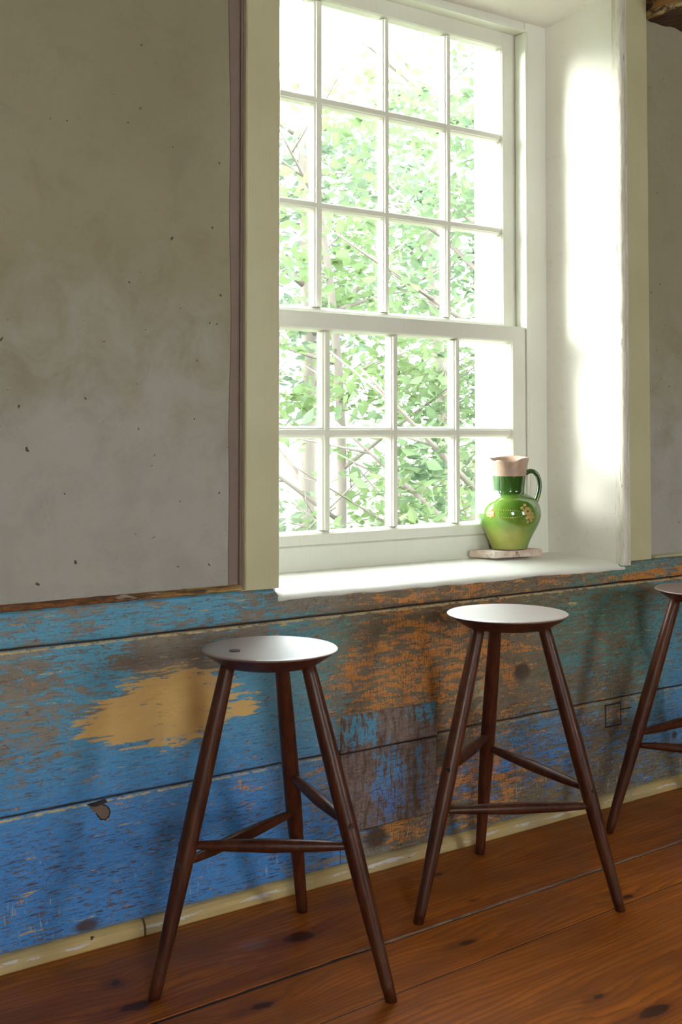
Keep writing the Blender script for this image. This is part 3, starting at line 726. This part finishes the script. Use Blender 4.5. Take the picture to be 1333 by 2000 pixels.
stool(2.690, -.303, .666, .1460, [((2.603, -.262), (2.417, -.173)), ((2.700, -.393), (2.745, -.573)), ((2.765, -.253), (2.930, -.165))],
      [(1, .236, 0, .238), (2, .272, 0, .268), (2, .300, 1, .295)], 'walnut stool cut by the right edge of the picture')

# ================================================================== SLAB AND JUG
zt0 = .7330
slab = empty('terracotta_slab', (2.385, .2035, zt0), None, None); bpy.data.objects.remove(slab)
bm = bmesh.new()
cor = [(2.300, .158), (2.480, .140), (2.443, .232), (2.268, .233)]
c0 = Vector((2.372, .195))
top = []; N = 14
ptsl = []
for i in range(4):
    a = Vector(cor[i]); b = Vector(cor[(i+1) % 4])
    for k in range(N):
        p = a.lerp(b, k/N); ptsl.append(p - c0 + Vector((wob(p.x, p.y, 0, 60, .0022), wob(p.x, p.y, 5, 60, .0022))))
lv = [(1.0, 0.0), (1.012, .004), (1.01, .014), (.985, .0195), (.93, .0208), (.5, .0210)]
rg = [[bm.verts.new((p.x*s, p.y*s, z + (wob(p.x, p.y, z*9, 40, .0012) if .003 < z < .02 else 0))) for p in ptsl] for s, z in lv]
for a, b in zip(rg, rg[1:]):
    for k in range(len(a)): bm.faces.new((a[k], a[(k+1) % len(a)], b[(k+1) % len(a)], b[k]))
bm.faces.new(rg[0][::-1]); bm.faces.new(rg[-1])
slab = link('stone_slab', bm, M['tile'], None, False, (c0.x, c0.y, zt0 + .0005))
slab['label'] = 'small rough pinkish slab lying on the window sill under the jug'; slab['category'] = 'slab'

JX, JY, JZ = 2.386, .186, zt0 + .0218
jug = empty('jug', (JX, JY, JZ), 'green glazed pottery jug with unglazed pinkish neck on the sill', 'jug')
RT = Vector((.8202, -.5721, 0)); TW = Vector((-.5721, -.8202, 0))
prof = [(0, .002), (.050, .0), (.0545, .001), (.0555, .006), (.0575, .012), (.064, .028), (.074, .048), (.085, .069), (.0925, .086), (.0962, .101), (.0955, .117), (.0920, .131), (.0860, .143), (.0775, .153), (.0660, .1605), (.0535, .1655), (.0472, .1695), (.0470, .178), (.0490, .200), (.0515, .222), (.0545, .245), (.0580, .262), (.0605, .272), (.0610, .2765), (.0590, .2775), (.0565, .272), (.0520, .250), (.0460, .215), (.0430, .17), (.06, .14), (.085, .11), (.05, .01), (0, .008)]
bm = bmesh.new(); seg = 96; rings = []
spout = math.atan2((TW*.9 - RT*.55).y, (TW*.9 - RT*.55).x)
for idx, (r, z) in enumerate(prof):
    if r == 0: rings.append([bm.verts.new((0, 0, z))]); continue
    ring_ = []
    for k in range(seg):
        q = 2*PI*k/seg; rr = r; zz = z; w = max(0, min(1, (z-.185)/.085)) if idx < 29 else 0
        da = (q - spout + PI) % (2*PI) - PI
        if w: 
            rr *= 1 - .20*w*(math.exp(-((abs(da)-.62)/.30)**2)) + .16*w*w*math.exp(-(da/.40)**2)
            zz += w*w*w*(.004*math.cos(da-PI) + .0015*math.sin(3*q)) - .008*w*w*math.exp(-((abs(da)-.62)/.4)**2)
        ring_.append(bm.verts.new((rr*math.cos(q), rr*math.sin(q), zz)))
    rings.append(ring_)
for a, b in zip(rings, rings[1:]):
    for k in range(seg):
        if len(a) == 1: bm.faces.new((a[0], b[k], b[(k+1) % seg]))
        elif len(b) == 1: bm.faces.new((a[k], b[0], a[(k+1) % seg]))
        else: bm.faces.new((a[k], b[k], b[(k+1) % seg], a[(k+1) % seg]))
link('body', bm, M['glaze'], jug, True)
HD = (RT*.985 - TW*.17).normalized()
def hp(t):
    P = [(.046, .226), (.070, .236), (.088, .226), (.0965, .205), (.0965, .180), (.090, .155), (.080, .135)]
    f = t*(len(P)-1); i = min(int(f), len(P)-2); u = f-i
    p0, p1, p2, p3 = P[max(0, i-1)], P[i], P[i+1], P[min(len(P)-1, i+2)]
    c = [.5*((2*p1[k]) + (-p0[k]+p2[k])*u + (2*p0[k]-5*p1[k]+4*p2[k]-p3[k])*u*u + (-p0[k]+3*p1[k]-3*p2[k]+p3[k])*u**3) for k in (0, 1)]
    return HD*c[0] + Vector((0, 0, c[1]))
bm = bmesh.new(); side = HD.cross(Vector((0, 0, 1)))
tube(bm, hp, None, lambda t: .0068 + .0018*abs(t-.5), 18, 40, side, 1.55); link('handle', bm, M['glaze_handle'], jug, True)
def belly(l, z):
    R = float(np.interp(z, [p[1] for p in prof[3:16]], [p[0] for p in prof[3:16]])); return RT*l + TW*math.sqrt(max(0, R*R-l*l)) + Vector((0, 0, z)), R
bm = bmesh.new()
for zrow, z1, amp in ((.1195, 0, .004), (.1045, 0, -.004)):
    for i in range(13):
        l = -.055 + .078*i/12; p, R = belly(l, zrow + amp*math.cos((l+.02)*40)); bmesh.ops.create_icosphere(bm, subdivisions=1, radius=.0017, matrix=Matrix.Translation(p))
link('beading', bm, M['gold'], jug, True)['label'] = 'two rows of straw coloured slip dots'
for lab, cl in (('straw coloured slip flower on the belly', ((.043, .119, 7), (.052, .105, 5), (.034, .128, 4), (.047, .096, 4))), ('pale slip flower at the jug\'s window side', ((-.066, .112, 7),))):
    bm = bmesh.new()
    for (l0, z0, n) in cl:
        for i in range(n):
            q = 2*PI*i/n + l0*90; p, R = belly(l0 + .008*math.cos(q), z0 + .008*math.sin(q)); nr = Vector((p.x, p.y, 0)).normalized()
            mt = Matrix.Translation(p) @ nr.to_track_quat('Z', 'Y').to_matrix().to_4x4() @ Matrix.Rotation(q, 4, 'Z') @ Matrix.Diagonal((.0060, .0056, .0014, 1))
            bmesh.ops.create_icosphere(bm, subdivisions=2, radius=1.0, matrix=mt)
    link('rosette', bm, M['gold'], jug, True)['label'] = lab

# ================================================================== OUTSIDE
GZ = -.55
bm = bmesh.new(); n = 24
quadstrip(bm, [[(-30 + 75*i/n, WT + .02 + 60*(j/n)**1.6, GZ + wob(i, j, 0, .5, .12)*(j > 0)) for j in range(n+1)] for i in range(n+1)])
g_ = link('lawn', bm, M['lawn']); g_['kind'] = 'structure'
def leafcloud(name, blobs, count, size, mat, parent, seed):
    rs = np.random.RandomState(seed); w = np.array([b[3]*b[4]*b[5] for b in blobs])**.7; w /= w.sum()
    idx = rs.choice(len(blobs), count, p=w); B = np.array(blobs)[idx]
    d = rs.normal(size=(count, 3)); d /= np.linalg.norm(d, axis=1)[:, None]; r = rs.uniform(.15, 1, count)**.5
    # leaves gather in sprays
    ns = max(1, count//14); spray = rs.normal(size=(ns, 3)); sp = rs.randint(0, ns, count)
    c = B[:, :3] + d*r[:, None]*B[:, 3:6]
    order = np.argsort(sp); key = c.copy()
    first = {}
    for i in range(count):
        if sp[i] not in first: first[sp[i]] = (i, )
        j = first[sp[i]][0]; 
        if j != i: key[i] = c[j] + rs.normal(size=3)*np.array([.20, .20, .09])
    c = key
    up = rs.normal(size=(count, 3))*.55 + np.array([0, 0, 1.0]); up /= np.linalg.norm(up, axis=1)[:, None]
    a = rs.normal(size=(count, 3)); a -= (a*up).sum(1)[:, None]*up; a /= np.linalg.norm(a, axis=1)[:, None]; b = np.cross(up, a)
    s = size*rs.uniform(.6, 1.25, count)[:, None]
    V = np.stack([c - a*s, c - a*s*.25 + b*s*.62 - up*s*.18, c + a*s*.35 + b*s*.42 - up*s*.12, c + a*s, c + a*s*.35 - b*s*.42 - up*s*.12, c - a*s*.25 - b*s*.62 - up*s*.18], 1).reshape(-1, 3)
    F = []
    for i in range(count): o = i*6; F.append((o, o+1, o+2, o+3)); F.append((o, o+3, o+4, o+5))
    me = bpy.data.meshes.new(name); me.from_pydata(V.tolist(), [], F); me.materials.append(mat)
    o = bpy.data.objects.new(name, me); COL.objects.link(o); o.parent = parent; o['kind'] = 'stuff'; return o
def tree(x, y, h, lean, blobs, count, size, leaf, label, seed, tr=.06, name='tree'):
    rnd = random.Random(seed); root = empty(name, (x, y, GZ), label, 'tree' if name == 'tree' else 'shrub', 'trees and shrubs outside the window')
    bm = bmesh.new(); T = Vector((lean[0], lean[1], h))
    def trunk(t): return Vector((T.x*t + .12*math.sin(t*5+seed), T.y*t, T.z*t))
    tube(bm, trunk, None, lambda t: tr*(1-.75*t) + .006, 10, 14, Vector((0, 1, 0)))
    for i in range(9):
        t0 = .18 + .75*i/9; p = trunk(t0); q = rnd.uniform(0, 2*PI); L = rnd.uniform(.7, 1.5)*(1.1-t0*.5)
        e = p + Vector((math.cos(q)*L, math.sin(q)*L, L*rnd.uniform(.3, .9)))
        tube(bm, p, e, lambda t: tr*.38*(1-.8*t) + .003, 7, 5)
        for j in range(2):
            m = p.lerp(e, .4 + .3*j); q2 = q + rnd.uniform(-1.2, 1.2); tube(bm, m, m + Vector((math.cos(q2)*.6, math.sin(q2)*.6, rnd.uniform(0, .6))), lambda t: tr*.16*(1-.7*t) + .002, 5, 3)
    link('trunk', bm, M['bark'], root, True)
    leafcloud('foliage', [(bx, by, bz, rx, ry, rz) for bx, by, bz, rx, ry, rz in blobs], count, size, leaf, root, seed)
    return root
tree(5.6, 3.9, 4.6, (.2, .1), [(.1, 0, 2.6, .9, .8, .8), (.2, .1, 3.6, .8, .7, .7), (-.3, .1, 1.6, .8, .7, .6), (.3, 0, 4.4, .5, .5, .5)], 2300, .055, LEAF[0], 'broad-leaved tree seen through the right-hand panes', 11)
tree(5.3, 5.2, 5.2, (-.3, .2), [(0, 0, 2.2, 1.0, .8, .7), (-.2, 0, 3.3, .8, .8, .6), (.5, .2, 3.0, .7, .7, .9), (.4, 0, 4.4, .6, .6, .6)], 1500, .060, LEAF[1], 'slender young tree seen through the middle panes', 12, .045)
tree(6.2, 7.4, 6.2, (.3, 0), [(0, 0, 2.9, 1.1, 1.0, 1.0), (-.6, 0, 2.0, .9, .8, .6), (.9, 0, 4.2, 1.0, 1.0, .9), (0, 0, 4.3, .9, .9, .6)], 2400, .070, LEAF[2], 'tree further back, seen through the left-hand panes', 13, .11)
tree(8.9, 8.2, 6.8, (-.2, 0), [(0, 0, 3.2, 1.3, 1.2, 1.3), (-.5, 0, 5.0, 1.2, 1.0, 1.0), (.2, 0, 1.8, 1.4, 1.0, .7)], 2800, .075, LEAF[0], 'tallest and furthest tree, behind the broad-leaved one', 14, .10)
tree(3.6, 6.0, 5.4, (.2, 0), [(0, 0, 2.8, 1.0, 1.0, 1.0), (.2, 0, 4.2, .9, .9, .8), (-.4, 0, 1.8, .8, .7, .6)], 1500, .060, LEAF[1], 'tree left of the window view, hidden by the wall', 15, .06)
tree(5.2, 4.6, 1.2, (.1, 0), [(0, 0, .75, .75, .55, .45), (.4, .2, 1.1, .5, .5, .35)], 650, .050, LEAF[1], 'loose green shrub below the middle panes', 16, .02, 'shrub')
tree(4.75, 5.6, 1.0, (0, 0), [(0, 0, .7, .8, .6, .45)], 600, .050, LEAF[2], 'low shrub below the left-hand panes', 17, .02, 'shrub')
tree(7.3, 6.1, 1.4, (0, 0), [(0, 0, .9, .9, .7, .55), (-.4, 0, 1.4, .5, .5, .4)], 900, .055, LEAF[0], 'shrub behind the jug, low at the right', 18, .02, 'shrub')
tree(1.6, 6.8, 5.6, (.2, 0), [(0, 0, 2.8, 1.1, 1.0, 1.1), (.2, 0, 4.3, 1.0, .9, .9), (-.4, 0, 1.6, .9, .7, .6)], 1500, .065, LEAF[0], 'tree far left outside, behind the wall', 19, .07)
